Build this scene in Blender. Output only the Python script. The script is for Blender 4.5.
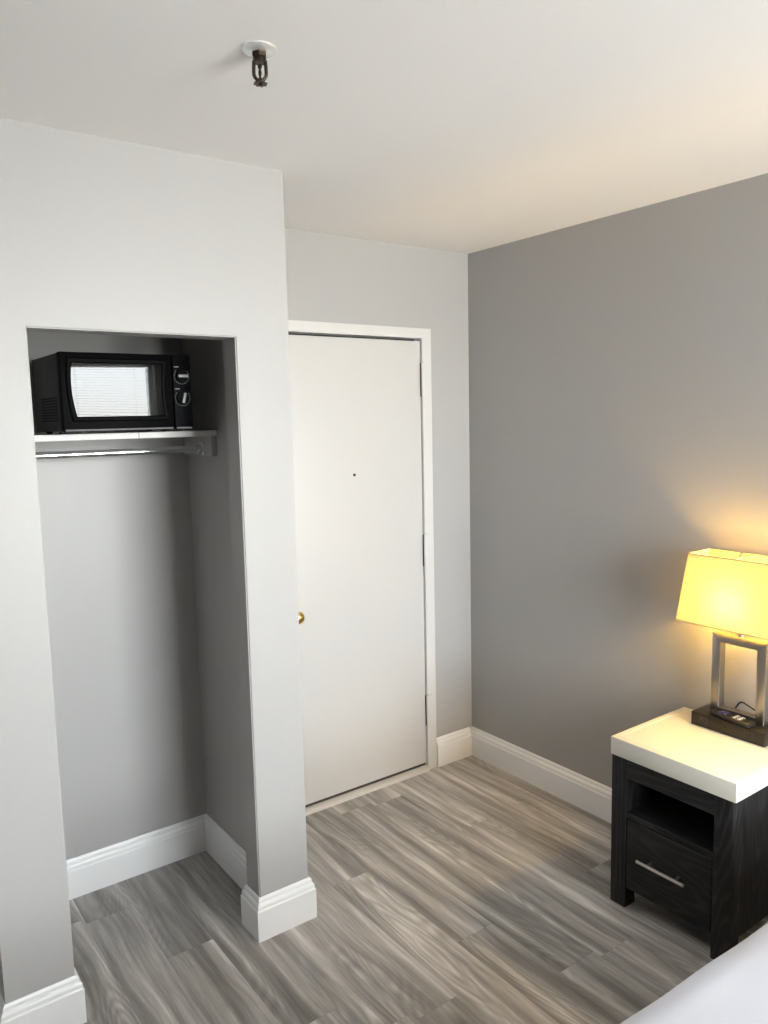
import bpy, bmesh, math, random
from mathutils import Vector, Matrix

random.seed(7)
for o in list(bpy.data.objects):
    bpy.data.objects.remove(o, do_unlink=True)
SC = bpy.context.scene
COL = SC.collection

# ------------------------------------------------------------------ camera
F_PX = 779.14
CAM_H = 1.6853
YAW, PITCH, ROLL = -0.6293, -0.1194, -0.0219
fw = Vector((-math.sin(YAW) * math.cos(PITCH), math.cos(YAW) * math.cos(PITCH), math.sin(PITCH)))
rt = Vector((math.cos(YAW), math.sin(YAW), 0))
up = rt.cross(fw)
r2 = math.cos(ROLL) * rt + math.sin(ROLL) * up
u2 = -math.sin(ROLL) * rt + math.cos(ROLL) * up
cd = bpy.data.cameras.new('camera')
cd.sensor_fit = 'VERTICAL'
cd.sensor_height = 36.0
cd.lens = F_PX / 1024 * 36.0
cd.clip_start = 0.02
cam = bpy.data.objects.new('camera', cd)
COL.objects.link(cam)
M3 = Matrix((r2, u2, -fw)).transposed()
cam.matrix_world = Matrix.Translation((0, 0, CAM_H)) @ M3.to_4x4()
SC.camera = cam

# ------------------------------------------------------------------ world: bright overcast sky seen through the window
W = bpy.data.worlds.new('overcast_sky')
SC.world = W
W.use_nodes = True
bg = W.node_tree.nodes['Background']
# bluish-white overcast above the horizon, duller ground and street below it
wn, wl = W.node_tree.nodes, W.node_tree.links
wtc = wn.new('ShaderNodeTexCoord')
wsx = wn.new('ShaderNodeSeparateXYZ')
wl.new(wtc.outputs['Generated'], wsx.inputs[0])
wr = wn.new('ShaderNodeValToRGB')
wr.color_ramp.elements[0].position = 0.46
wr.color_ramp.elements[0].color = (0.84, 0.795, 0.765, 1)
wr.color_ramp.elements[1].position = 0.54
wr.color_ramp.elements[1].color = (0.975, 0.965, 1.0, 1)
wm = wn.new('ShaderNodeMath')
wm.operation = 'MULTIPLY_ADD'
wm.inputs[1].default_value = 0.5
wm.inputs[2].default_value = 0.5
wl.new(wsx.outputs[2], wm.inputs[0])
wl.new(wm.outputs[0], wr.inputs[0])
wl.new(wr.outputs[0], bg.inputs['Color'])
bg.inputs['Strength'].default_value = 43.0

# window opening in the wall behind the camera
WX0, WX1, WZ0, WZ1 = 0.85, 2.48, 0.60, 2.30
YB = -1.55
pl = bpy.data.lights.new('window_daylight_portal', 'AREA')
pl.shape = 'RECTANGLE'
pl.size = WX1 - WX0
pl.size_y = WZ1 - WZ0
pl.cycles.is_portal = True
po = bpy.data.objects.new('window_daylight_portal', pl)
COL.objects.link(po)
po.location = ((WX0 + WX1) / 2, YB - 0.085, (WZ0 + WZ1) / 2)
po.rotation_euler = (math.radians(90), 0, 0)     # local -Z -> +Y, into the room

SC.view_settings.view_transform = 'Standard'
SC.view_settings.look = 'None'
SC.view_settings.gamma = 1.0
SC.view_settings.use_curve_mapping = False
SC.view_settings.exposure = 0.0

# ------------------------------------------------------------------ dimensions (metres), camera stands at x = y = 0
XR = 2.549                    # right wall
YD = 2.792                    # entry door wall
YC0, YC1 = 2.175, 2.265       # closet front wall thickness
XC = 1.232                    # right end of closet wall
XO0, XO1 = 0.468, 1.048       # closet opening
XI0, XI1 = 0.385, 1.135       # closet interior
YN = 2.803                    # closet back
XL = 0.287                    # left end of closet wall
H = 2.44
HO = 1.936                    # top of closet opening
XW = -1.7                     # left wall of room
HB, TB = 0.143, 0.0178        # baseboard

# ------------------------------------------------------------------ materials
def lin(c):
    c = c / 255
    return c / 12.92 if c <= 0.04045 else ((c + 0.055) / 1.055) ** 2.4

class NT:
    def __init__(s, name):
        s.m = bpy.data.materials.new(name)
        s.m.use_nodes = True
        s.t = s.m.node_tree
        s.t.nodes.clear()
        s.out = s.t.nodes.new('ShaderNodeOutputMaterial')
    def n(s, typ, ins=None, **kw):
        nd = s.t.nodes.new(typ)
        for k, v in kw.items():
            setattr(nd, k, v)
        for k, v in (ins or {}).items():
            if isinstance(v, bpy.types.NodeSocket):
                s.t.links.new(v, nd.inputs[k])
            else:
                nd.inputs[k].default_value = v
        return nd
    def math(s, op, a, b=0.0, clamp=False):
        nd = s.n('ShaderNodeMath', {0: a, 1: b}, operation=op, use_clamp=clamp)
        return nd.outputs[0]
    def mix(s, fac, a, b):
        nd = s.n('ShaderNodeMix', {0: fac, 6: a, 7: b}, data_type='RGBA')
        return nd.outputs[2]
    def ramp(s, fac, stops):
        nd = s.n('ShaderNodeValToRGB', {0: fac})
        el = nd.color_ramp.elements
        while len(el) < len(stops):
            el.new(0.5)
        for e, (p, c) in zip(el, stops):
            e.position = p
            e.color = c if len(c) == 4 else (*c, 1)
        return nd.outputs[0]
    def surf(s, sh):
        s.t.links.new(sh, s.out.inputs[0])
        return s.m

def simple(name, col, rough=0.5, metal=0.0, bump=0.0, bscale=200.0, var=0.0, spec=0.5, coat=0.0):
    t = NT(name)
    tc = t.n('ShaderNodeTexCoord').outputs['Object']
    nz = t.n('ShaderNodeTexNoise', {'Vector': tc, 'Scale': bscale, 'Detail': 3.0})
    nl = t.n('ShaderNodeTexNoise', {'Vector': tc, 'Scale': 3.0, 'Detail': 2.0})
    c0 = (*[x * (1 - var) for x in col], 1)
    c1 = (*[min(1, x * (1 + var)) for x in col], 1)
    cc = t.mix(nl.outputs[0], c0, c1)
    b = t.n('ShaderNodeBsdfPrincipled', {'Base Color': cc, 'Roughness': rough, 'Metallic': metal,
                                         'Specular IOR Level': spec, 'Coat Weight': coat})
    if bump:
        bp = t.n('ShaderNodeBump', {'Strength': bump, 'Distance': 0.001, 'Height': nz.outputs[0]})
        t.t.links.new(bp.outputs[0], b.inputs['Normal'])
    return t.surf(b.outputs[0])

M = {}
M['wall'] = simple('wall_paint_light_grey', (0.415, 0.407, 0.402), 0.42, bump=0.25, bscale=260, var=0.012)
M['wall_shaded'] = simple('wall_paint_light_grey_shaded', (0.37, 0.362, 0.355), 0.42, bump=0.25, bscale=260, var=0.012)  # right wall: same paint as the others, colour darkened to carry its shade
M['ceil'] = simple('ceiling_paint_white', (0.86, 0.848, 0.84), 0.7, bump=0.2, bscale=180, var=0.01)
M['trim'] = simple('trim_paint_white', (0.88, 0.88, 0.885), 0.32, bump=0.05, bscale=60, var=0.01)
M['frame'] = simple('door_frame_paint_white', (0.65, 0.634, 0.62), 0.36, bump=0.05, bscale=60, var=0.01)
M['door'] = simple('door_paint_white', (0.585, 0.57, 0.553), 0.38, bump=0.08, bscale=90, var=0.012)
M['gap'] = simple('dark_weatherstrip', (0.05, 0.045, 0.04), 0.8)
M['thresh'] = simple('threshold_painted_metal', (0.62, 0.59, 0.55), 0.4, bump=0.2, bscale=90, var=0.15)
M['brass'] = simple('brass', (0.78, 0.55, 0.2), 0.22, 1.0)
M['steel'] = simple('brushed_steel', (0.62, 0.60, 0.57), 0.3, 1.0, bump=0.05, bscale=300)
M['steel_frame'] = simple('brushed_nickel', (0.36, 0.34, 0.32), 0.33, 1.0, bump=0.05, bscale=300)
M['chrome'] = simple('chrome', (0.75, 0.76, 0.78), 0.12, 1.0)
M['bronze'] = simple('sprinkler_bronze', (0.05, 0.036, 0.027), 0.35, 0.9, var=0.3)
M['escutcheon'] = simple('escutcheon_white_chrome', (0.8, 0.8, 0.79), 0.25, 0.55)
M['subfloor'] = simple('subfloor', (0.1, 0.09, 0.085), 0.8)
M['shelf'] = simple('shelf_melamine', (0.66, 0.655, 0.64), 0.4, var=0.02)
M['mwblack'] = simple('microwave_black_plastic', (0.003, 0.003, 0.0036), 0.3, bump=0.0, spec=0.01)
M['mwbody'] = simple('microwave_body_black_paint', (0.038, 0.039, 0.044), 0.5, bump=0.1, bscale=400, spec=0.3)
M['mwdark'] = simple('vent_dark', (0.002, 0.002, 0.002), 0.9)
M['mwglass'] = simple('microwave_door_glass', (0.004, 0.004, 0.004), 0.02, 0.0, spec=0.36)
M['mwdial'] = simple('dial_grey', (0.17, 0.17, 0.178), 0.4)
M['mwtrim'] = simple('microwave_grey_strip', (0.09, 0.09, 0.092), 0.4, spec=0.2)
M['mwprint'] = simple('panel_print_grey', (0.16, 0.16, 0.16), 0.6)
M['stone'] = simple('tabletop_white_laminate', (0.72, 0.695, 0.625), 0.32, bump=0.04, bscale=120, var=0.01)
M['lampbase'] = simple('lamp_base_black_metal', (0.018, 0.0155, 0.013), 0.3, 0.3, var=0.1)
M['black'] = simple('black_plastic', (0.008, 0.008, 0.009), 0.45)
M['outlet'] = simple('outlet_black_plastic', (0.018, 0.015, 0.012), 0.4)
M['slot'] = simple('outlet_slot', (0.001, 0.001, 0.001), 0.9)
M['remblack'] = simple('remote_black_plastic', (0.01, 0.01, 0.013), 0.35)
M['btngrey'] = simple('remote_button_grey', (0.42, 0.41, 0.40), 0.5)
M['btnblue'] = simple('remote_button_violet', (0.06, 0.05, 0.16), 0.5)
M['linen'] = simple('white_bed_linen', (0.57, 0.578, 0.635), 0.85, bump=0.3, bscale=500, var=0.01)
M['mattress'] = simple('mattress_ticking', (0.75, 0.74, 0.72), 0.9)
M['bedbase'] = simple('bed_base_fabric', (0.05, 0.05, 0.055), 0.9)
M['vinyl'] = simple('window_vinyl_white', (0.8, 0.8, 0.8), 0.35)

def fabric_translucent(name, col, tcol, fac):
    t = NT(name)
    tc = t.n('ShaderNodeTexCoord').outputs['Object']
    wv = t.n('ShaderNodeTexNoise', {'Vector': tc, 'Scale': 600.0, 'Detail': 2.0})
    bp = t.n('ShaderNodeBump', {'Strength': 0.2, 'Distance': 0.0005, 'Height': wv.outputs[0]})
    d = t.n('ShaderNodeBsdfDiffuse', {'Color': (*col, 1), 'Normal': bp.outputs[0]})
    tr = t.n('ShaderNodeBsdfTranslucent', {'Color': (*tcol, 1)})
    mx = t.n('ShaderNodeMixShader', {0: fac, 1: d.outputs[0], 2: tr.outputs[0]})
    return t.surf(mx.outputs[0])
M['shade'] = fabric_translucent('lamp_shade_cream_fabric', (0.72, 0.63, 0.38), (0.40, 0.34, 0.13), 0.34)
M['slat'] = fabric_translucent('blind_slat_white', (0.72, 0.72, 0.72), (0.7, 0.7, 0.7), 0.15)

def glass_mat():
    t = NT('window_glass')
    tr = t.n('ShaderNodeBsdfTransparent', {'Color': (0.93, 0.96, 0.95, 1)})
    g = t.n('ShaderNodeBsdfGlossy', {'Color': (1, 1, 1, 1), 'Roughness': 0.02})
    mx = t.n('ShaderNodeMixShader', {0: 0.06, 1: tr.outputs[0], 2: g.outputs[0]})
    return t.surf(mx.outputs[0])
M['glass'] = glass_mat()

def bulb_mat():
    t = NT('lamp_bulb_glow')
    e = t.n('ShaderNodeEmission', {'Color': (1, 0.60, 0.115, 1), 'Strength': 660.0})
    return t.surf(e.outputs[0])
M['bulb'] = bulb_mat()

def plank_mat():
    t = NT('grey_oak_vinyl_plank')
    tc = t.n('ShaderNodeTexCoord').outputs['Object']
    rnd = t.n('ShaderNodeObjectInfo').outputs['Random']
    off = t.n('ShaderNodeCombineXYZ', {0: t.math('MULTIPLY', rnd, 37.0), 1: t.math('MULTIPLY', rnd, 91.0), 2: 0.0})
    v = t.n('ShaderNodeVectorMath', {0: tc, 1: off.outputs[0]}, operation='ADD').outputs[0]
    def stretch(sy):
        return t.n('ShaderNodeVectorMath', {0: v, 1: (1.0, sy, 1.0)}, operation='MULTIPLY').outputs[0]
    # wavering of the grain
    wob = t.n('ShaderNodeTexNoise', {'Vector': stretch(0.35), 'Scale': 5.0, 'Detail': 2.0})
    wv = t.n('ShaderNodeVectorMath', {0: stretch(0.05), 1: t.n('ShaderNodeCombineXYZ', {0: t.math('MULTIPLY', wob.outputs[0], 0.06)}).outputs[0]}, operation='ADD').outputs[0]
    broad = t.n('ShaderNodeTexNoise', {'Vector': wv, 'Scale': 19.0, 'Detail': 6.0, 'Roughness': 0.62}).outputs[0]
    fine = t.n('ShaderNodeTexNoise', {'Vector': stretch(0.035), 'Scale': 110.0, 'Detail': 5.0, 'Roughness': 0.7}).outputs[0]
    # cathedral arches: contour lines of a stretched height field
    hf = t.n('ShaderNodeTexNoise', {'Vector': stretch(0.2), 'Scale': 7.0, 'Detail': 1.0, 'Roughness': 0.4}).outputs[0]
    jit = t.math('MULTIPLY', fine, 0.012)
    cont = t.math('SINE', t.math('MULTIPLY', t.math('ADD', hf, jit), 150.0))
    cont = t.math('ADD', t.math('MULTIPLY', cont, 0.4), 0.5)
    mk = t.n('ShaderNodeTexNoise', {'Vector': stretch(0.3), 'Scale': 4.0, 'Detail': 0.0}).outputs[0]
    mk = t.math('MULTIPLY', t.math('SUBTRACT', mk, 0.47), 6.0, True)
    cont = t.math('MULTIPLY', cont, mk)
    kn = t.n('ShaderNodeTexVoronoi', {'Vector': stretch(0.38), 'Scale': 4.2, 'Randomness': 1.0}).outputs['Distance']
    knot = t.math('SUBTRACT', 1.0, t.math('MULTIPLY', kn, 9.0), True)
    c = t.ramp(broad, [(0.32, (0.16, 0.142, 0.128)), (0.45, (0.27, 0.245, 0.223)),
                       (0.54, (0.39, 0.357, 0.325)), (0.66, (0.64, 0.60, 0.55))])
    c = t.mix(t.math('MULTIPLY', cont, 0.42), c, (0.11, 0.098, 0.09, 1))
    fm = t.math('MULTIPLY', t.math('SUBTRACT', fine, 0.5), 1.5, True)
    c = t.mix(fm, c, (0.10, 0.09, 0.082, 1))
    c = t.mix(t.math('MULTIPLY', knot, 0.75), c, (0.075, 0.066, 0.06, 1))
    val = t.math('ADD', 0.98, t.math('MULTIPLY', rnd, 0.36))
    hs = t.n('ShaderNodeHueSaturation', {'Saturation': 0.6, 'Value': t.math('MULTIPLY', val, 1.10), 'Color': c}).outputs[0]
    bp = t.n('ShaderNodeBump', {'Strength': 0.25, 'Distance': 0.0006, 'Height': fine})
    rg = t.math('ADD', 0.36, t.math('MULTIPLY', broad, 0.15))
    b = t.n('ShaderNodeBsdfPrincipled', {'Base Color': hs, 'Roughness': rg, 'Normal': bp.outputs[0], 'Specular IOR Level': 0.4})
    return t.surf(b.outputs[0])
M['plank'] = plank_mat()

def black_oak(name, axis):
    """black stained oak; axis = grain direction"""
    t = NT(name)
    tc = t.n('ShaderNodeTexCoord').outputs['Object']
    rnd = t.n('ShaderNodeObjectInfo').outputs['Random']
    v = t.n('ShaderNodeVectorMath', {0: tc, 1: t.n('ShaderNodeCombineXYZ', {0: t.math('MULTIPLY', rnd, 9.0), 1: t.math('MULTIPLY', rnd, 5.0), 2: t.math('MULTIPLY', rnd, 7.0)}).outputs[0]}, operation='ADD').outputs[0]
    def st(k):
        s = [1.0, 1.0, 1.0]
        s['xyz'.index(axis)] = k
        return t.n('ShaderNodeVectorMath', {0: v, 1: tuple(s)}, operation='MULTIPLY').outputs[0]
    fine = t.n('ShaderNodeTexNoise', {'Vector': st(0.03), 'Scale': 170.0, 'Detail': 4.0, 'Roughness': 0.7}).outputs[0]
    hf = t.n('ShaderNodeTexNoise', {'Vector': st(0.13), 'Scale': 6.0, 'Detail': 1.5, 'Roughness': 0.4}).outputs[0]
    cont = t.math('SINE', t.math('MULTIPLY', t.math('ADD', hf, t.math('MULTIPLY', fine, 0.015)), 130.0))
    cont = t.math('MULTIPLY', t.math('ADD', cont, -0.1), 1.1, True)
    g = t.math('ADD', t.math('MULTIPLY', cont, 0.4), t.math('MULTIPLY', t.math('SUBTRACT', fine, 0.45), 1.6, True), True)
    c = t.mix(g, (0.004, 0.004, 0.0055, 1), (0.042, 0.040, 0.042, 1))
    bp = t.n('ShaderNodeBump', {'Strength': 0.35, 'Distance': 0.0006, 'Height': g})
    b = t.n('ShaderNodeBsdfPrincipled', {'Base Color': c, 'Roughness': 0.5, 'Normal': bp.outputs[0], 'Specular IOR Level': 0.35})
    return t.surf(b.outputs[0])
M['oak_z'] = black_oak('black_stained_oak_upright', 'z')
M['oak_y'] = black_oak('black_stained_oak_level', 'y')

# ------------------------------------------------------------------ mesh helpers
def add_box(bm, a, b, bev=0.0, seg=2):
    a = Vector(a); b = Vector(b)
    r = bmesh.ops.create_cube(bm, size=1.0)
    vs = r['verts']
    c = (a + b) / 2; s = b - a
    for v in vs:
        v.co = Vector((c.x + v.co.x * s.x, c.y + v.co.y * s.y, c.z + v.co.z * s.z))
    if bev:
        es = list({e for v in vs for e in v.link_edges})
        bmesh.ops.bevel(bm, geom=es, offset=bev, segments=seg, profile=0.6, affect='EDGES')
    return bm

def add_cyl(bm, p0, p1, r0, r1=None, n=24, cap=True):
    p0 = Vector(p0); p1 = Vector(p1)
    r1 = r0 if r1 is None else r1
    d = (p1 - p0)
    q = d.to_track_quat('Z', 'Y').to_matrix()
    A = [bm.verts.new(p0 + q @ Vector((math.cos(2 * math.pi * i / n) * r0, math.sin(2 * math.pi * i / n) * r0, 0))) for i in range(n)]
    B = [bm.verts.new(p1 + q @ Vector((math.cos(2 * math.pi * i / n) * r1, math.sin(2 * math.pi * i / n) * r1, 0))) for i in range(n)]
    for i in range(n):
        bm.faces.new((A[i], A[(i + 1) % n], B[(i + 1) % n], B[i]))
    if cap:
        bm.faces.new(A[::-1]); bm.faces.new(B)
    return bm

def add_lathe(bm, prof, n=28, base=(0, 0, 0), axis='z'):
    """prof: list of (radius, height)"""
    rows = []
    base = Vector(base)
    for r, h in prof:
        row = []
        for i in range(n):
            a = 2 * math.pi * i / n
            p = (r * math.cos(a), r * math.sin(a), h)
            if axis == 'y':
                p = (p[0], p[2], p[1])
            if axis == 'x':
                p = (p[2], p[0], p[1])
            row.append(bm.verts.new(base + Vector(p)))
        rows.append(row)
    for A, B in zip(rows, rows[1:]):
        for i in range(n):
            bm.faces.new((A[i], A[(i + 1) % n], B[(i + 1) % n], B[i]))
    bm.faces.new(rows[0][::-1]); bm.faces.new(rows[-1])
    bmesh.ops.recalc_face_normals(bm, faces=bm.faces)
    return bm

def add_tube(bm, pts, r, n=10):
    pts = [Vector(p) for p in pts]
    rows = []
    for i, p in enumerate(pts):
        d = (pts[min(i + 1, len(pts) - 1)] - pts[max(i - 1, 0)]).normalized()
        q = d.to_track_quat('Z', 'Y').to_matrix()
        rr = r[i] if isinstance(r, (list, tuple)) else r
        rows.append([bm.verts.new(p + q @ Vector((math.cos(2 * math.pi * k / n) * rr, math.sin(2 * math.pi * k / n) * rr, 0))) for k in range(n)])
    for A, B in zip(rows, rows[1:]):
        # align rows to avoid twisting
        sh = min(range(n), key=lambda s: (A[0].co - B[s].co).length)
        B[:] = B[sh:] + B[:sh]
        for k in range(n):
            bm.faces.new((A[k], A[(k + 1) % n], B[(k + 1) % n], B[k]))
    bm.faces.new(rows[0][::-1]); bm.faces.new(rows[-1])
    bmesh.ops.recalc_face_normals(bm, faces=bm.faces)
    return bm

def add_prism(bm, poly, axis, a, b):
    """extrude a 2-D outline along an axis; poly holds the other two coordinates in xyz order"""
    def P(p, k):
        l = list(p); l.insert('xyz'.index(axis), k); return Vector(l)
    A = [bm.verts.new(P(p, a)) for p in poly]
    B = [bm.verts.new(P(p, b)) for p in poly]
    n = len(poly)
    bm.faces.new(A); bm.faces.new(B[::-1])
    for i in range(n):
        bm.faces.new((A[i], B[i], B[(i + 1) % n], A[(i + 1) % n]))
    bmesh.ops.recalc_face_normals(bm, faces=bm.faces)
    return bm

def smooth_by_angle(me, ang=35):
    bm = bmesh.new(); bm.from_mesh(me)
    for f in bm.faces:
        f.smooth = True
    for e in bm.edges:
        if len(e.link_faces) == 2:
            e.smooth = e.calc_face_angle(0) < math.radians(ang)
    bm.to_mesh(me); bm.free()

def obj(name, bm, mat, parent=None, smooth=True, loc=None):
    me = bpy.data.meshes.new(name)
    bm.normal_update()
    bm.to_mesh(me); bm.free()
    if smooth:
        smooth_by_angle(me)
    me.materials.append(M[mat] if isinstance(mat, str) else mat)
    o = bpy.data.objects.new(name, me)
    COL.objects.link(o)
    if parent is not None:
        o.parent = parent
    if loc is not None:
        o.location = loc
    return o

def box(name, a, b, mat, parent=None, bev=0.0, seg=2):
    return obj(name, add_box(bmesh.new(), a, b, bev, seg), mat, parent)

def tag(o, label, cat=None, group=None, kind=None):
    o['label'] = label
    if cat: o['category'] = cat
    if group: o['group'] = group
    if kind: o['kind'] = kind
    return o

def thing(name, label, cat, loc=(0, 0, 0), rotz=0.0, kind=None):
    o = bpy.data.objects.new(name, None)
    o.empty_display_size = 0.05
    COL.objects.link(o)
    o.location = loc
    o.rotation_euler = (0, 0, rotz)
    return tag(o, label, cat, kind=kind)

def struct(o, label):
    o['kind'] = 'structure'
    o['label'] = label
    return o

def link_copy(src, parent, loc):
    c = src.copy()
    COL.objects.link(c)
    c.parent = parent
    c.location = loc
    return c

# ------------------------------------------------------------------ floor of planks
floor = struct(box('floor', (XW, YB, -0.06), (XR, 2.86, -0.0085), 'subfloor'),
               'grey oak look plank floor with dark and light streaks')
PW, PL, GAP = 0.155, 1.22, 0.0003
tilt = 0.018
FX0, FX1, FY0, FY1 = XW, XR, YB, 2.80
plank_cache = {}
def plank_mesh(w, l):
    k = (round(w, 3), round(l, 3))
    if k not in plank_cache:
        bm = bmesh.new()
        add_box(bm, (-w / 2, -l / 2, -0.008), (w / 2, l / 2, 0.0))
        es = [e for e in bm.edges if all(v.co.z > -0.001 for v in e.verts)]
        bmesh.ops.bevel(bm, geom=es, offset=0.0004, segments=1, affect='EDGES')
        me = bpy.data.meshes.new('plank')
        bm.to_mesh(me); bm.free()
        me.materials.append(M['plank'])
        plank_cache[k] = me
    return plank_cache[k]
x = 2.005 - PW * 24
k = 0
offs = [2.27, 1.765, 2.64, 1.34]
while x < FX1:
    xa, xb = max(x, FX0), min(x + PW, FX1)
    if xb - xa > 0.01:
        y = offs[k % 4] - PL * 5
        if k % 4 >= 2:
            y += (k % 7) * 0.05
        while y < FY1:
            ya, yb = max(y, FY0), min(y + PL, FY1)
            if yb - ya > 0.02:
                me = plank_mesh(xb - xa - GAP, yb - ya - GAP)
                o = bpy.data.objects.new('plank', me)
                COL.objects.link(o)
                o.parent = floor
                o.location = ((xa + xb) / 2, (ya + yb) / 2, 0)
            y += PL
    x += PW
    k += 1

# ------------------------------------------------------------------ ceiling and walls
struct(box('ceiling', (XW - 0.1, YB - 0.1, H), (XR + 0.1, 2.92, H + 0.1), 'ceil'), 'smooth white painted ceiling')
struct(box('wall_right', (XR, YB - 0.1, 0), (XR + 0.1, 2.92, H), 'wall_shaded'), 'plain grey painted wall behind the bedside lamp')
struct(box('wall_left', (XW - 0.1, YB - 0.1, 0), (XW, 2.92, H), 'wall'), 'light grey painted wall at the far left of the room')

DX0, DX1, DZ = 1.43, 2.29, 2.062     # rough opening in the entry wall
bm = add_prism(bmesh.new(), [(1.18, 0), (DX0, 0), (DX0, DZ), (DX1, DZ), (DX1, 0), (XR, 0), (XR, H), (1.18, H)], 'y', YD, 2.92)
struct(obj('wall_door', bm, 'wall'), 'light grey painted wall around the white entry door')
struct(box('wall_closet_back', (XW, YN, 0), (1.18, 2.92, H), 'wall'), 'grey painted wall at the back of the closet niche')

# closet front: inverted U with softly rounded drywall corners
bm = add_prism(bmesh.new(), [(XL, 0), (XO0, 0), (XO0, HO), (XO1, HO), (XO1, 0), (XC, 0), (XC, H), (XL, H)], 'y', YC0, YC1)
es = []
for e in bm.edges:
    a, b = e.verts[0].co, e.verts[1].co
    front = abs(a.y - YC0) < 1e-4 and abs(b.y - YC0) < 1e-4
    inner = all(XO0 - 1e-4 <= p.x <= XO1 + 1e-4 for p in (a, b)) and not (a.z < 1e-3 and b.z < 1e-3)
    if (front and inner and (a - b).length > 0.1) or (front and abs(a.x - XC) < 1e-4 and abs(b.x - XC) < 1e-4):
        es.append(e)
bmesh.ops.bevel(bm, geom=es, offset=0.004, segments=3, affect='EDGES')
struct(obj('wall_closet_front', bm, 'wall'), 'light grey painted wall with an open closet niche')
struct(box('wall_closet_right', (XI1, YC1, 0), (XC, YN - 0.0, H), 'wall'), 'grey painted inner side wall of the closet niche')
struct(box('wall_closet_left', (XL, YC1, 0), (XI0, YN, H), 'wall'), 'grey painted hidden side wall of the closet niche')

# back wall with the window opening
bm = bmesh.new()
add_box(bm, (XW, YB - 0.14, 0), (WX0, YB, H)); add_box(bm, (WX1, YB - 0.14, 0), (XR, YB, H))
add_box(bm, (WX0, YB - 0.14, 0), (WX1, YB, WZ0)); add_box(bm, (WX0, YB - 0.14, WZ1), (WX1, YB, H))
struct(obj('wall_back', bm, 'wall'), 'light grey painted wall holding the window')

# ------------------------------------------------------------------ baseboards
PROF = [(0.0, 0.0), (TB, 0.0), (TB, 0.103), (TB - 0.0015, 0.1055), (TB - 0.003, 0.107), (TB - 0.0035, 0.118),
        (TB - 0.006, 0.123), (TB - 0.0105, 0.1275), (TB - 0.0105, 0.135), (TB - 0.012, 0.1385), (TB - 0.0145, HB), (0.0, HB)]
def baseboard(name, path, label):
    """path: wall line, the board lies on its left-hand side"""
    P = [Vector((a, b)) for a, b in path]
    n = len(P)
    dirs = [(P[i + 1] - P[i]).normalized() for i in range(n - 1)]
    nor = [Vector((-d.y, d.x)) for d in dirs]
    bm = bmesh.new()
    rows = []
    for i in range(n):
        if i == 0: m = nor[0]
        elif i == n - 1: m = nor[-1]
        else:
            s = nor[i - 1] + nor[i]
            m = s / (s.dot(nor[i]))
        rows.append([bm.verts.new((P[i].x + m.x * o, P[i].y + m.y * o, z)) for o, z in PROF])
    k = len(PROF)
    for A, B in zip(rows, rows[1:]):
        for j in range(k):
            bm.faces.new((A[j], A[(j + 1) % k], B[(j + 1) % k], B[j]))
    bm.faces.new(rows[0]); bm.faces.new(rows[-1][::-1])
    bmesh.ops.recalc_face_normals(bm, faces=bm.faces)
    o = obj(name, bm, 'trim', smooth=False)
    return struct(o, label)
E0 = 0.0004
baseboard('baseboard_right', [(XR - E0, YB), (XR - E0, YD)], 'white moulded baseboard along the wall behind the nightstand')
baseboard('baseboard_door', [(XR - 0.018, YD - E0), (2.3125, YD - E0)], 'short white baseboard between door frame and room corner')
baseboard('baseboard_closet_right', [(XC + E0, YD), (XC + E0, YC0 - E0), (XO1 - E0, YC0 - E0), (XO1 - E0, YC1 + E0), (XI1 - 0.02, YC1 + E0)],
          'white baseboard wrapping the narrow pier beside the door')
baseboard('baseboard_closet', [(XI1 - E0, YC1 + 0.02), (XI1 - E0, YN - E0), (XI0 + E0, YN - E0), (XI0 + E0, YC1 + 0.02)],
          'white baseboard running around the inside of the closet niche')
baseboard('baseboard_closet_left', [(XI0 + 0.02, YC1 + E0), (XO0 + E0, YC1 + E0), (XO0 + E0, YC0 - E0), (XL - E0, YC0 - E0), (XL - E0, YN)],
          'white baseboard wrapping the closet pier at lower left')
baseboard('baseboard_back', [(XW + 0.02, YB + E0), (XR - 0.02, YB + E0)], 'white baseboard under the window')
baseboard('baseboard_left', [(XW + E0, YN), (XW + E0, YB)], 'white baseboard along the far left wall')

# ------------------------------------------------------------------ entry door
door = thing('door_1', 'white flush entry door with three hinges and brass knob', 'door', (1.86, YD, 0), kind='structure')
del door['category']
dx, dy = 1.86, YD
def DP(x, y, z): return (x - dx, y - dy, z)
SX0, SX1 = 1.462, 2.2535        # leaf
FXa, FXb = 1.408, 2.311         # outer frame
FI0, FI1 = 1.458, 2.2575        # inner frame edge
FT, FH = 2.084, 2.040
bm = add_prism(bmesh.new(), [(FXa - dx, 0), (FI0 - dx, 0), (FI0 - dx, FH), (FI1 - dx, FH), (FI1 - dx, 0), (FXb - dx, 0), (FXb - dx, FT), (FXa - dx, FT)], 'y', -0.010, 0.0)
es = [e for e in bm.edges if all(abs(v.co.y + 0.010) < 1e-4 for v in e.verts)]
bmesh.ops.bevel(bm, geom=es, offset=0.0015, segments=2, affect='EDGES')
frame = obj('door_frame', bm, 'frame', door)
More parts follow.
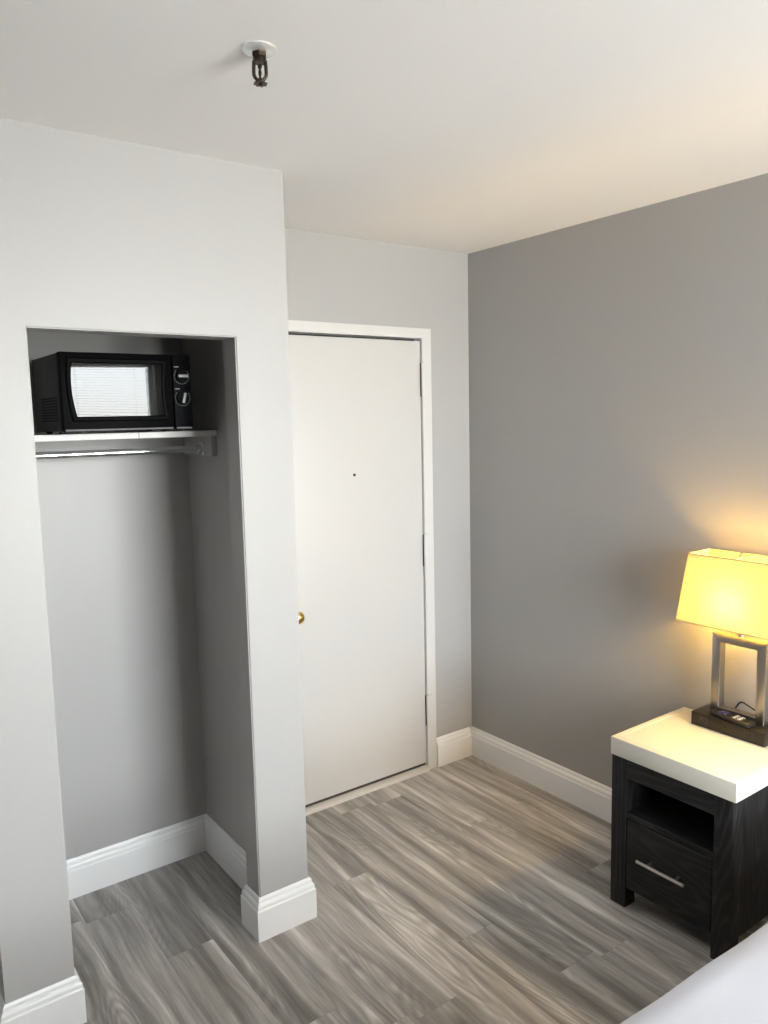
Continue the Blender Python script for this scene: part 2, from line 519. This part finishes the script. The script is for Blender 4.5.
# rebate lining and stop behind the leaf
bm = add_prism(bmesh.new(), [(DX0 + .001 - dx, 0), (FI0 - dx, 0), (FI0 - dx, FH), (FI1 - dx, FH), (FI1 - dx, 0), (DX1 - .001 - dx, 0), (DX1 - .001 - dx, DZ - .001), (DX0 + .001 - dx, DZ - .001)], 'y', 0.0, 0.11)
obj('jamb', bm, 'trim', frame)
bm = add_prism(bmesh.new(), [(FI0 - dx, 0.05), (FI0 + 0.02 - dx, 0.05), (FI0 + 0.02 - dx, FH - 0.025), (FI1 - 0.02 - dx, FH - 0.025), (FI1 - 0.02 - dx, 0.05), (FI1 - dx, 0.05), (FI1 - dx, FH), (FI0 - dx, FH)], 'y', 0.047, 0.07)
obj('door_stop', bm, 'gap', frame)
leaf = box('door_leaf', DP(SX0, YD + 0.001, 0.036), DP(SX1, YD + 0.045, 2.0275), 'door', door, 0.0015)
bm = bmesh.new()
add_prism(bm, [(-0.020 , 0.0), (-0.018, 0.014), (-0.004, 0.0205), (0.05, 0.0205), (0.05, 0.05), (0.07, 0.05), (0.07, 0.0)], 'x', FI0 - dx + .001, FI1 - dx - .001)
obj('threshold', bm, 'thresh', door)
# dark sweep seal under the leaf
box('door_sweep', DP(SX0 + .002, YD + 0.008, 0.0212), DP(SX1 - .002, YD + 0.04, 0.036), 'gap', door)
# peephole
pk = obj('peephole', add_lathe(bmesh.new(), [(0.0065, 0.0), (0.0065, -0.003), (0.005, -0.004), (0.0005, -0.0035)], 16, DP(1.879, YD + .001, 1.446), 'y'), 'lampbase', door)
# hinges
hm = None
for zc in (1.8565, 1.0715, 0.2985):
    hz = (zc)
    if hm is None:
        bm = add_box(bmesh.new(), (0.001, -0.0128, -0.075), (0.034, -0.0098, 0.075), 0.001, 1)
        hinge = obj('hinge', bm, 'frame', door)
        bm = bmesh.new()
        for i in range(5):
            z0 = -0.074 + i * 0.0296
            add_cyl(bm, (0, -0.0145, z0 + 0.0006), (0, -0.0145, z0 + 0.029), 0.0068, n=16)
        kn = obj('knuckle', bm, 'frame', hinge)
        pin = bmesh.new()
        add_lathe(pin, [(0.0052, -0.079), (0.0075, -0.077), (0.0052, -0.0745), (0.0052, 0.0745), (0.0075, 0.077), (0.0052, 0.079)], 16, (0, -0.0145, 0))
        pn = obj('hinge_pin', pin, 'steel', hinge)
        dl = box('hinge_gap', (-0.0042, -0.0105, -0.074), (0.0008, -0.0012, 0.074), 'gap', hinge)
        hinge.location = (2.2555 - dx, 0, zc)
        hm = (hinge, kn, pn, dl)
    else:
        h2 = link_copy(hm[0], door, (2.2555 - dx, 0, zc))
        for c in hm[1:]:
            link_copy(c, h2, c.location)
# latch plate and knob, mostly hidden by the closet pier
kx, kz = 1.552, 0.878
lp = box('lock_plate', DP(kx - 0.028, YD - 0.002, kz - 0.06), DP(kx + 0.036, YD + 0.0012, kz + 0.13), 'thresh', door, 0.001)
bm = add_lathe(bmesh.new(), [(0.024, 0.0), (0.024, -0.004), (0.012, -0.007), (0.010, -0.022), (0.018, -0.028), (0.0255, -0.036),
                              (0.027, -0.045), (0.0245, -0.054), (0.017, -0.061), (0.008, -0.064), (0.001, -0.065)], 28, DP(kx, YD - 0.002, kz), 'y')
obj('door_knob', bm, 'brass', door)
# thumb turn above the knob
bm = add_lathe(bmesh.new(), [(0.016, 0.0), (0.016, -0.006), (0.012, -0.009), (0.001, -0.009)], 20, DP(kx, YD - 0.002, kz + 0.095), 'y')
add_box(bm, DP(kx - 0.004, YD - 0.028, kz + 0.082), DP(kx + 0.004, YD - 0.010, kz + 0.108), 0.001, 1)
obj('thumb_turn', bm, 'brass', door)

# ------------------------------------------------------------------ window behind the camera
win = thing('window_1', 'white framed sash window with horizontal blinds', None, ((WX0 + WX1) / 2, YB - 0.1, WZ0), kind='structure')
wx, wy, wz = win.location
bm = bmesh.new()
fwid = 0.05
ww, wh = WX1 - WX0, WZ1 - WZ0
for a, b in (((-ww / 2, 0), (-ww / 2 + fwid, wh)), ((ww / 2 - fwid, 0), (ww / 2, wh)), ((-ww / 2 + fwid, 0), (ww / 2 - fwid, fwid)), ((-ww / 2 + fwid, wh - fwid), (ww / 2 - fwid, wh)), ((-ww / 2 + fwid, wh * 0.46), (ww / 2 - fwid, wh * 0.46 + 0.05))):
    add_box(bm, (a[0], -0.03, a[1]), (b[0], 0.03, b[1]))
obj('window_frame', bm, 'vinyl', win)
for za, zb_ in ((fwid, wh * 0.46), (wh * 0.46 + 0.05, wh - fwid)):
    box('pane', (-ww / 2 + fwid, -0.003, za), (ww / 2 - fwid, 0.003, zb_), 'glass', win)
box('window_sill', (-ww / 2 - 0.04, 0.101, -0.03), (ww / 2 + 0.04, 0.18, -0.001), 'trim', win, 0.004)
blind = thing('window_blind', 'white horizontal slat blind hanging in the window behind the viewer', 'blind', (wx, YB - 0.04, WZ0 + 0.01))
box('headrail', (-ww / 2 + .01, -0.018, wh - 0.05), (ww / 2 - .01, 0.018, wh - 0.014), 'vinyl', blind, 0.002)
box('bottom_rail', (-ww / 2 + .015, -0.012, 0.0), (ww / 2 - .015, 0.012, 0.015), 'vinyl', blind, 0.002)
bm = bmesh.new()
ta = math.radians(-1)
rowsA = []
for s in (-1, 1):
    row = []
    for i in range(5):
        q = (i / 4 - 0.5) * 0.034
        bow = 0.003 * (1 - (2 * i / 4 - 1) ** 2)
        yy = q * math.cos(ta) - bow * math.sin(ta) * 0; zz = q * math.sin(ta) + bow
        row.append(bm.verts.new((s * (ww / 2 - 0.015), yy, zz)))
    rowsA.append(row)
for i in range(4):
    bm.faces.new((rowsA[0][i], rowsA[1][i], rowsA[1][i + 1], rowsA[0][i + 1]))
r = bmesh.ops.solidify(bm, geom=bm.faces[:], thickness=0.0012)
sl0 = obj('slat', bm, 'slat', blind)
zs = 0.045
first = True
while zs < wh - 0.06:
    if first:
        sl0.location = (0, 0, zs); first = False
    else:
        link_copy(sl0, blind, (0, 0, zs))
    zs += 0.034
for cx in (-0.6, 0.0, 0.6):
    bm = add_cyl(bmesh.new(), (cx, 0.027, 0.012), (cx, 0.027, wh - 0.045), 0.001, n=6)
    obj('ladder_cord', bm, 'vinyl', blind)

# ------------------------------------------------------------------ closet shelf and rod
SZ = 1.658
shelf = thing('closet_shelf', 'pale shelf board on grey cleats inside the closet niche', 'shelf', ((XI0 + XI1) / 2, YN, SZ - 0.02))
sx, sy, szz = shelf.location
box('shelf_board', (XI0 + .001 - sx, 2.531 - sy, 0.0), (XI1 - .001 - sx, -0.001, 0.02), 'shelf', shelf, 0.0012, 1)
box('edge_joint', (0.861 - sx, 2.5303 - sy, 0.0008), (0.8625 - sx, 2.5325 - sy, 0.0195), 'gap', shelf)
tag(box('cleat', (XI0 + .019 - sx, -0.0185, -0.07), (XI1 - .019 - sx, -0.0008, -0.0004), 'wall', shelf, 0.0015), 'grey painted cleat along the back wall')
tag(box('cleat', (XI1 - .018 - sx, 2.541 - sy, -0.07), (XI1 - .0008 - sx, -0.0008, -0.0004), 'wall', shelf, 0.0015), 'grey painted cleat on the side wall')
tag(box('cleat', (XI0 + .0008 - sx, 2.541 - sy, -0.07), (XI0 + .018 - sx, -0.0008, -0.0004), 'wall', shelf, 0.0015), 'grey painted cleat on the hidden side wall')
rod = thing('closet_rod', 'chrome clothes rod under the closet shelf', 'rod', (XI0 + .0185, 2.622, 1.592))
L = XI1 - XI0 - 0.037
obj('rod_tube', add_cyl(bmesh.new(), (0.0035, 0, 0), (L - 0.0035, 0, 0), 0.0125, n=32), 'chrome', rod)
fl = obj('flange', add_lathe(bmesh.new(), [(0.024, 0.0), (0.024, -0.003), (0.0165, -0.005), (0.0155, -0.018), (0.013, -0.018)], 28, (0, 0, 0), 'x'), 'chrome', rod)
fl.location = (L, 0, 0)
f2 = link_copy(fl, rod, (0, 0, 0)); f2.rotation_euler = (0, 0, math.pi)
for s in (-1, 1):
    sc = obj('flange_screw', add_lathe(bmesh.new(), [(0.003, 0.0), (0.003, -0.0008), (0.001, -0.0015)], 10, (-0.003, 0, s * 0.0203), 'x'), 'steel', fl)

# ------------------------------------------------------------------ microwave
MWW, MWD, MWH = 0.402, 0.34, 0.231
mw = thing('microwave', 'small black microwave oven with two dials on the closet shelf', 'microwave', (0.797, 2.555, SZ), math.radians(0.4))
x0, x1 = -MWW / 2, MWW / 2
yf = -0.15                    # front face
z0m = 0.009
body = box('housing', (x0 + .002, yf + 0.035, z0m), (x1 - .002, yf + MWD, z0m + MWH), 'mwbody', mw, 0.004)
# vent perforations on the left side
bm = bmesh.new()
for i in range(8):
    for j in range(9):
        yy = yf + 0.06 + i * 0.024; zz = z0m + 0.03 + j * 0.0085
        add_box(bm, (x0 + .0012, yy, zz), (x0 + .0022, yy + 0.015, zz + 0.0052))
vg = obj('vent_perforations', bm, 'mwdark', body); vg['kind'] = 'stuff'
obj('side_screw', add_lathe(bmesh.new(), [(0.004, 0.0), (0.004, -0.001), (0.001, -0.0016)], 12, (x0 + .002, yf + 0.09, z0m + 0.014), 'x'), 'mwdark', body)
# front: door and control panel
XS = x0 + MWW * 0.845          # seam between door and controls
def frontpart(name, xa, xb, mat):
    bm = bmesh.new()
    add_box(bm, (xa, yf, z0m - 0.002), (xb, yf + 0.034, z0m + MWH + 0.001), 0.005, 3)
    return obj(name, bm, mat, mw)
mdoor = frontpart('microwave_door', x0, XS - 0.001, 'mwblack')
panel = frontpart('control_panel', XS + 0.001, x1, 'mwblack')
# raised rim around the glass, glass with a curved left edge
gl0, gl1 = x0 + 0.038, x0 + MWW * 0.765
gz0, gz1 = z0m + 0.043, z0m + MWH - 0.030
def glass_outline(grow):
    pts = []
    zc = (gz0 + gz1) / 2
    n = 14
    for i in range(n + 1):
        t = i / n
        z = gz0 - grow + (gz1 - gz0 + 2 * grow) * t
        bow = 0.012 * (1 - ((t - 0.62) / 0.62) ** 2)
        pts.append((gl0 - grow - bow + 0.004, z))
    for i in range(n + 1):
        t = 1 - i / n
        z = gz0 - grow + (gz1 - gz0 + 2 * grow) * t
        bow = 0.006 * (1 - (2 * t - 1) ** 2)
        pts.append((gl1 + grow - bow, z))
    return pts
bm = bmesh.new()
outer, inner = glass_outline(0.016), glass_outline(0.0)
A = [bm.verts.new((p[0], yf + 0.001, p[1])) for p in outer]
B = [bm.verts.new((p[0], yf - 0.004, p[1])) for p in glass_outline(0.011)]
C = [bm.verts.new((p[0], yf - 0.0035, p[1])) for p in glass_outline(0.003)]
D = [bm.verts.new((p[0], yf - 0.0005, p[1])) for p in inner]
for P, Q in ((A, B), (B, C), (C, D)):
    for i in range(len(P)):
        bm.faces.new((P[i], P[(i + 1) % len(P)], Q[(i + 1) % len(P)], Q[i]))
bmesh.ops.recalc_face_normals(bm, faces=bm.faces)
obj('window_rim', bm, 'mwblack', mdoor)
# glass: grid slightly bowed outward
bm = bmesh.new()
n = 14
m = 20
L_ = inner[:n + 1]; R_ = inner[n + 1:][::-1]
G = []
for i in range(n + 1):
    row = []
    for j in range(m + 1):
        s = j / m
        xx = L_[i][0] * (1 - s) + R_[i][0] * s
        zz = L_[i][1]
        bulge = 0.0008 * (1 - (2 * s - 1) ** 2) + 0.0006 * (1 - (2 * i / n - 1) ** 2)
        row.append(bm.verts.new((xx, yf - 0.0006 - bulge, zz)))
    G.append(row)
for i in range(n):
    for j in range(m):
        bm.faces.new((G[i][j], G[i][j + 1], G[i + 1][j + 1], G[i + 1][j]))
obj('door_glass', bm, 'mwglass', mdoor)
# curved grip edge of the door
pts = []
for i in range(13):
    t = i / 12
    pts.append((gl1 + 0.012 - 0.007 * (1 - (2 * t - 1) ** 2), yf - 0.003, gz0 + 0.02 + t * (gz1 - gz0 - 0.03)))
obj('door_grip', add_tube(bmesh.new(), pts, 0.0025, 8), 'mwblack', mdoor)
box('lower_strip', (x0 + 0.006, yf - 0.0015, z0m + 0.0), (XS - 0.006, yf + 0.002, z0m + 0.006), 'mwtrim', mdoor, 0.0006, 1)
box('lower_strip', (XS + 0.006, yf - 0.0015, z0m + 0.0), (x1 - 0.006, yf + 0.002, z0m + 0.006), 'mwtrim', panel, 0.0006, 1)
pcx = (XS + x1) / 2 - 0.001
for zc, ang in ((z0m + 0.166, 0.0), (z0m + 0.097, 1.35)):
    dial = obj('dial', add_lathe(bmesh.new(), [(0.02, 0.0), (0.02, -0.006), (0.019, -0.008), (0.001, -0.008)], 32, (pcx, yf, zc), 'y'), 'mwblack', panel)
    bm = bmesh.new()
    ca, sa = math.cos(ang), math.sin(ang)
    add_box(bm, (-0.016, -0.017, -0.0045), (0.016, -0.0075, 0.0045), 0.0018, 2)
    for v in bm.verts:
        X, Z = v.co.x, v.co.z
        v.co.x = pcx + X * ca - Z * sa; v.co.z = zc + X * sa + Z * ca; v.co.y += yf
    obj('dial_grip', bm, 'mwdial', dial)
    bm = bmesh.new()
    for i in range(16):
        a = math.radians(-220 + i * 17)
        for (rr, hw) in ((0.0245, 0.0012),):
            cxx, czz = pcx + rr * math.cos(a), zc - rr * math.sin(a) * -1
            add_box(bm, (cxx - hw, yf - 0.0006, czz - hw), (cxx + hw, yf + 0.0005, czz + hw))
    obj('tick_marks', bm, 'mwprint', panel)
    box('dial_caption', (pcx - 0.024, yf - 0.0006, zc + 0.0275), (pcx - 0.009, yf + 0.0005, zc + 0.0305), 'mwprint', panel)
ft = obj('foot', add_lathe(bmesh.new(), [(0.009, 0.0), (0.011, 0.009)], 16), 'black', mw)
ft.location = (x0 + 0.035, yf + 0.15, 0)
for a, b in ((x1 - 0.035, yf + 0.15), (x0 + 0.035, yf + MWD - 0.03), (x1 - 0.035, yf + MWD - 0.03)):
    link_copy(ft, mw, (a, b, 0))

# ------------------------------------------------------------------ ceiling sprinkler
sp = thing('fire_sprinkler', 'pendent bronze fire sprinkler head with white ceiling plate', 'sprinkler', (0.807, 1.5065, H))
obj('escutcheon', add_lathe(bmesh.new(), [(0.036, 0.0), (0.036, -0.0015), (0.0325, -0.005), (0.022, -0.0075), (0.014, -0.008)], 36), 'escutcheon', sp)
bm = bmesh.new()
add_cyl(bm, (0, 0, -0.007), (0, 0, -0.018), 0.0158, n=6)
add_cyl(bm, (0, 0, -0.018), (0, 0, -0.027), 0.0125, n=20)
obj('hex_body', bm, 'bronze', sp)
axd = Vector((math.cos(-0.55), math.sin(-0.55), 0))
for s in (-1, 1):
    pts = []
    for i in range(11):
        t = i / 10
        rr = 0.0115 + 0.0012 * math.sin(t * math.pi * 0.8)
        if t > 0.65:
            rr *= 1 - ((t - 0.65) / 0.35) ** 1.6 * 0.85
        pts.append(axd * s * rr + Vector((0, 0, -0.023 - 0.041 * t)))
    obj('frame_arm', add_tube(bmesh.new(), pts, 0.0037, 8), 'bronze', sp)
bm = add_lathe(bmesh.new(), [(0.004, -0.031), (0.0045, -0.036), (0.0022, -0.039), (0.0038, -0.046), (0.0022, -0.054), (0.0042, -0.058), (0.0042, -0.064)], 14)
obj('fusible_link', bm, 'bronze', sp)
bm = bmesh.new()
n = 32
ring0 = []; ring1 = []; low0 = []; low1 = []
for i in range(n):
    a = 2 * math.pi * i / n
    rr = 0.0145 if (i // 2) % 2 == 0 else 0.0118
    ring1.append(bm.verts.new((rr * math.cos(a), rr * math.sin(a), -0.0665)))
    low1.append(bm.verts.new((rr * math.cos(a), rr * math.sin(a), -0.0685)))
for i in range(n):
    bm.faces.new((ring1[i], ring1[(i + 1) % n], low1[(i + 1) % n], low1[i]))
bm.faces.new(ring1); bm.faces.new(low1[::-1])
bmesh.ops.recalc_face_normals(bm, faces=bm.faces)
add_cyl(bm, (0, 0, -0.0605), (0, 0, -0.0715), 0.0045, n=14)
obj('deflector', bm, 'bronze', sp)

# ------------------------------------------------------------------ nightstand
NX0, NX1, NY0, NY1 = 2.110, 2.520, 1.170, 1.606
TZ0, TZ1 = 0.535, 0.597
ns = thing('nightstand', 'black oak nightstand with white top, open cubby and drawer', 'nightstand', ((NX0 + NX1) / 2, (NY0 + NY1) / 2, 0))
nx, ny, _ = ns.location
def NP(x, y, z): return (x - nx, y - ny, z)
top = box('tabletop', NP(NX0 - 0.006, NY0 - 0.011, TZ0), NP(2.532, NY1 + 0.002, TZ1), 'stone', ns, 0.003, 2)
bm = bmesh.new()
iy0, iy1, ix0, ix1 = NY0 + 0.014, NY1 - 0.018, NX0 + 0.013, 2.51
g = 0.0022
for a, b in (((ix0, iy0), (ix1, iy0 + g)), ((ix0, iy1 - g), (ix1, iy1)), ((ix0, iy0 + g), (ix0 + g, iy1 - g)), ((ix1 - g, iy0 + g), (ix1, iy1 - g))):
    add_box(bm, NP(a[0], a[1], TZ1 - 0.0008), NP(b[0], b[1], TZ1 + 0.0008), 0.0003, 1)
obj('inlay_bead', bm, 'stone', top)
LW, LD = 0.060, 0.056
for xa in (NX0, NX1 - LD):
    for ya in (NY0, NY1 - LW):
        box('leg', NP(xa, ya, 0.0), NP(xa + LD, ya + LW, TZ0), 'oak_z', ns, 0.002, 2)
ZB = 0.075
iyA, iyB = NY0 + LW, NY1 - LW
for ya, yb in ((NY0 + 0.003, NY0 + 0.022), (NY1 - 0.022, NY1 - 0.003)):
    box('side_panel', NP(NX0 + LD, ya, ZB), NP(NX1 - LD, yb, TZ0), 'oak_z', ns)
box('top_rail', NP(NX0 + 0.002, iyA, 0.466), NP(NX0 + 0.022, iyB, TZ0), 'oak_y', ns, 0.001, 1)
box('back_panel', NP(NX1 - 0.02, iyA, ZB), NP(NX1 - 0.006, iyB, TZ0), 'oak_y', ns)
box('cubby_shelf', NP(NX0 + 0.003, iyA, 0.326), NP(NX1 - 0.02, iyB, 0.345), 'oak_y', ns, 0.001, 1)
for ya, yb in ((iyA - 0.036, iyA + 0.0), (iyB, iyB + 0.036)):
    box('inner_side', NP(NX0 + LD, ya, ZB), NP(NX1 - LD, yb, 0.53), 'oak_y', ns)
drawer = box('drawer_front', NP(NX0 + 0.001, iyA + 0.003, ZB), NP(NX0 + 0.020, iyB - 0.003, 0.323), 'oak_y', ns, 0.0012, 1)
box('drawer_box', NP(NX0 + 0.0202, iyA + 0.012, ZB + 0.02), NP(NX1 - 0.04, iyB - 0.012, 0.30), 'oak_y', drawer)
hz, hx = 0.210, NX0 - 0.028
hd = obj('handle', add_cyl(bmesh.new(), NP(hx, 1.308, hz), NP(hx, 1.482, hz), 0.0055, n=16), 'steel', drawer)
for yy in (1.344, 1.446):
    obj('handle_post', add_cyl(bmesh.new(), NP(hx, yy, hz), NP(NX0 + 0.0012, yy, hz), 0.004, n=12), 'steel', drawer)

# ------------------------------------------------------------------ bedside lamp
LX, LY = 2.462, 1.368
lamp = thing('bedside_lamp', 'lit table lamp with cream box shade and open steel frame', 'lamp', (LX, LY, TZ1 + 0.0012))
BH = 0.046
base = box('outlet_base', (2.406 - LX, 1.236 - LY, 0), (2.518 - LX, 1.499 - LY, BH), 'lampbase', lamp, 0.002, 2)
for yy in (1.452, 1.292):
    o = box('outlet', (2.4045 - LX, yy - 0.015 - LY, 0.008), (2.4065 - LX, yy + 0.015 - LY, BH - 0.008), 'outlet', base, 0.0006, 1)
    bm = bmesh.new()
    for s in (-1, 1):
        add_box(bm, (2.4040 - LX, yy - LY + s * 0.006 - 0.0012, 0.020), (2.4046 - LX, yy - LY + s * 0.006 + 0.0012, 0.031))
    add_cyl(bm, (2.4040 - LX, yy - LY, 0.0145), (2.4046 - LX, yy - LY, 0.0145), 0.0022, n=10)
    obj('outlet_slots', bm, 'slot', o)
obj('switch_button', add_lathe(bmesh.new(), [(0.0055, 0.0), (0.0055, -0.003), (0.004, -0.004), (0.001, -0.004)], 16, (2.406 - LX, 1.374 - LY, 0.024), 'x'), 'outlet', base)
# open rectangular frame of flat bar
fx0, fx1 = 2.464 - LX, 2.497 - LX
fy0, fy1 = 1.272 - LY, 1.463 - LY
fz0, fz1 = BH, 0.925 - TZ1
bw = 0.031
bm = bmesh.new()
o_ = [(fy0, fz0), (fy1, fz0), (fy1, fz1), (fy0, fz1)]
i_ = [(fy0 + bw, fz0 + 0.020), (fy1 - bw, fz0 + 0.020), (fy1 - bw, fz1 - bw), (fy0 + bw, fz1 - bw)]
V = {}
for nm, lst in (('o', o_), ('i', i_)):
    for xi, xx in enumerate((fx0, fx1)):
        V[nm, xi] = [bm.verts.new((xx, p[0], p[1])) for p in lst]
for j in range(4):
    k = (j + 1) % 4
    bm.faces.new((V['o', 0][j], V['o', 0][k], V['i', 0][k], V['i', 0][j]))
    bm.faces.new((V['o', 1][k], V['o', 1][j], V['i', 1][j], V['i', 1][k]))
    bm.faces.new((V['o', 0][k], V['o', 0][j], V['o', 1][j], V['o', 1][k]))
    bm.faces.new((V['i', 0][j], V['i', 0][k], V['i', 1][k], V['i', 1][j]))
bmesh.ops.recalc_face_normals(bm, faces=bm.faces)
bmesh.ops.bevel(bm, geom=bm.edges[:], offset=0.0012, segments=1, affect='EDGES')
obj('steel_frame', bm, 'steel_frame', lamp)
# neck, socket and bulb
LXs = 2.466 - LX
bm = add_lathe(bmesh.new(), [(0.012, fz1), (0.012, fz1 + 0.012), (0.008, fz1 + 0.016), (0.008, fz1 + 0.033)], 20, (0.0185, 0, 0))
obj('neck', bm, 'steel', lamp)
sk = obj('socket', add_lathe(bmesh.new(), [(0.016, fz1 + 0.033), (0.017, fz1 + 0.038), (0.017, fz1 + 0.073), (0.014, fz1 + 0.078)], 20, (0.0185, 0, 0)), 'black', lamp)
zb = fz1 + 0.078
obj('bulb', add_lathe(bmesh.new(), [(0.011, zb), (0.012, zb + 0.012), (0.018, zb + 0.028), (0.0235, zb + 0.048), (0.0245, zb + 0.060), (0.021, zb + 0.073), (0.012, zb + 0.082), (0.001, zb + 0.085)], 20, (0.0185, 0, 0)), 'bulb', lamp)
ZBULB = TZ1 + zb + 0.055
# shade: open rectangular frustum with thickness and trim
sz0, sz1 = 0.961 - TZ1, 1.203 - TZ1
ty, tx, by, bx = 0.152, 0.064, 0.186, 0.079
def ring(k, ins):
    t = k
    hx_ = bx + (tx - bx) * t - ins; hy_ = by + (ty - by) * t - ins
    z = sz0 + (sz1 - sz0) * t
    return [(-hx_, -hy_, z), (hx_, -hy_, z), (hx_, hy_, z), (-hx_, hy_, z)]
bm = bmesh.new()
rings = []
NS = 6
for i in range(NS + 1):
    rings.append([bm.verts.new(p) for p in ring(i / NS, 0.0)])
for A, B in zip(rings, rings[1:]):
    for j in range(4):
        bm.faces.new((A[j], A[(j + 1) % 4], B[(j + 1) % 4], B[j]))
bmesh.ops.recalc_face_normals(bm, faces=bm.faces)
shade = obj('lamp_shade', bm, 'shade', lamp, smooth=False)
for t_, nm in ((0.0, 'shade_trim'), (1.0, 'shade_trim')):
    bm = bmesh.new()
    pp = ring(t_, 0.0)
    dz = 0.005 if t_ == 0 else -0.005
    for j in range(4):
        a = Vector(pp[j]); b = Vector(pp[(j + 1) % 4])
        add_box(bm, (min(a.x, b.x) - 0.0012, min(a.y, b.y) - 0.0012, min(a.z, a.z + dz)), (max(a.x, b.x) + 0.0012, max(a.y, b.y) + 0.0012, max(a.z, a.z + dz)))
    obj(nm, bm, 'shade', shade)
bm = bmesh.new()
for a, b in (((-tx, 0, sz1 - 0.004), (tx, 0, sz1 - 0.004)), ((0, -ty, sz1 - 0.004), (0, ty, sz1 - 0.004))):
    add_cyl(bm, a, b, 0.0017, n=8)
obj('spider', bm, 'steel', lamp)
hp = []
for i in range(17):
    a = math.pi * i / 16
    hp.append((0.0185 * (1 - math.sin(a)), 0.045 * math.cos(a), fz1 + 0.06 + (sz1 - 0.006 - fz1 - 0.06) * math.sin(a) ** 0.6))
obj('harp', add_tube(bmesh.new(), hp, 0.0016, 8), 'steel', lamp)
obj('finial', add_lathe(bmesh.new(), [(0.003, sz1 - 0.006), (0.009, sz1 - 0.003), (0.009, sz1 + 0.001), (0.004, sz1 + 0.004), (0.006, sz1 + 0.009), (0.001, sz1 + 0.013)], 18), 'steel', lamp)
cp = []
for i in range(21):
    t = i / 20
    yy = 1.414 - 0.15 * t - LY
    cp.append((0.045 - 0.006 * math.sin(3 * t), yy, 0.012 + 0.096 * math.sin(min(1, t * 3.0) * math.pi / 2) - 0.05 * t))
obj('power_cord', add_tube(bmesh.new(), cp, 0.003, 8), 'black', lamp)
# ------------------------------------------------------------------ remote on the lamp base
rm = thing('remote_control', 'slim black remote control lying on the lamp base', 'remote', (2.434, 1.366, TZ1 + 0.0012 + BH + 0.0003), math.radians(-6))
bm = bmesh.new()
add_box(bm, (-0.021, -0.078, 0), (0.021, 0.078, 0.017), 0.0065, 3)
for v in bm.verts:
    v.co.x *= 1.0 - 0.12 * (v.co.y / 0.078) ** 2
    v.co.z *= 1.0 - 0.18 * (v.co.y / 0.078) ** 2
rb = obj('remote_body', bm, 'remblack', rm)
for r_ in range(7):
    for c_ in range(3):
        yy = 0.058 - r_ * 0.0185
        m_ = 'btngrey' if r_ in (4, 5) else ('btnblue' if r_ in (1, 2) else 'lampbase')
        zt = 0.017 * (1.0 - 0.18 * (yy / 0.078) ** 2)
        box('button', (-0.015 + c_ * 0.0112, yy - 0.0055, zt - 0.002), (-0.0075 + c_ * 0.0112, yy + 0.0055, zt + 0.0016), m_, rm, 0.0008, 1)

# ------------------------------------------------------------------ bed
bed = thing('bed', 'bed made up with smooth white linen at lower right', 'bed', (1.53, 0.066, 0), math.radians(-2.0))
bx0, by0 = 1.53, 0.06
box('bed_base', (0.60 - bx0, -0.625 - by0, 0.09), (2.49 - bx0, 0.805 - by0, 0.28), 'bedbase', bed, 0.01)
for xa in (0.68, 2.38):
    for ya in (-0.60, 0.66):
        obj('bed_leg', add_cyl(bmesh.new(), (xa - bx0, ya - by0 + .02, 0), (xa - bx0, ya - by0 + .02, 0.09), 0.022, 0.028, n=16), 'black', bed)
box('mattress', (0.585 - bx0, -0.645 - by0, 0.28), (2.50 - bx0, 0.82 - by0, 0.485), 'mattress', bed, 0.03, 4)
# duvet: sheet draped over the mattress with rounded edge
bm = bmesh.new()
nu, nv = 90, 70
prof = []
Wd = 0.785 + 0.68
def drape(s):       # s in metres across, measured from the centre; returns (offset, z)
    half = Wd / 2 + 0.018 - 0.04
    R_ = 0.04
    a = abs(s)
    if a <= half: return s, 0.506
    arc = R_ * math.pi / 2
    if a <= half + arc:
        th = (a - half) / R_
        return math.copysign(half + R_ * math.sin(th), s), 0.506 - R_ + R_ * math.cos(th)
    d = a - half - arc
    return math.copysign(half + R_ + 0.02 * d, s), 0.506 - R_ - d
smax = Wd / 2 + 0.26
ymid = (0.82 - 0.645) / 2 + 0.022
rows = []
for i in range(nu + 1):
    xx = 2.497 - (2.497 - 0.56) * i / nu
    row = []
    for j in range(nv + 1):
        s = -smax + 2 * smax * j / nv
        off, z = drape(s)
        w = 0.0035 * math.sin(xx * 9 + s * 3) * math.sin(s * 7 + 1) + 0.002 * math.sin(xx * 21 + s * 13)
        edge = max(0, abs(s) - Wd / 2) / 0.26
        row.append(bm.verts.new((xx - bx0, ymid + off + 0.012 * edge * math.sin(xx * 17) - by0, z + w * (1 - edge) + 0.006)))
    rows.append(row)
for A, B in zip(rows, rows[1:]):
    for j in range(nv):
        bm.faces.new((A[j], A[j + 1], B[j + 1], B[j]))
bmesh.ops.recalc_face_normals(bm, faces=bm.faces)
bmesh.ops.solidify(bm, geom=bm.faces[:], thickness=0.012)
obj('bed_cover', bm, 'linen', bed)
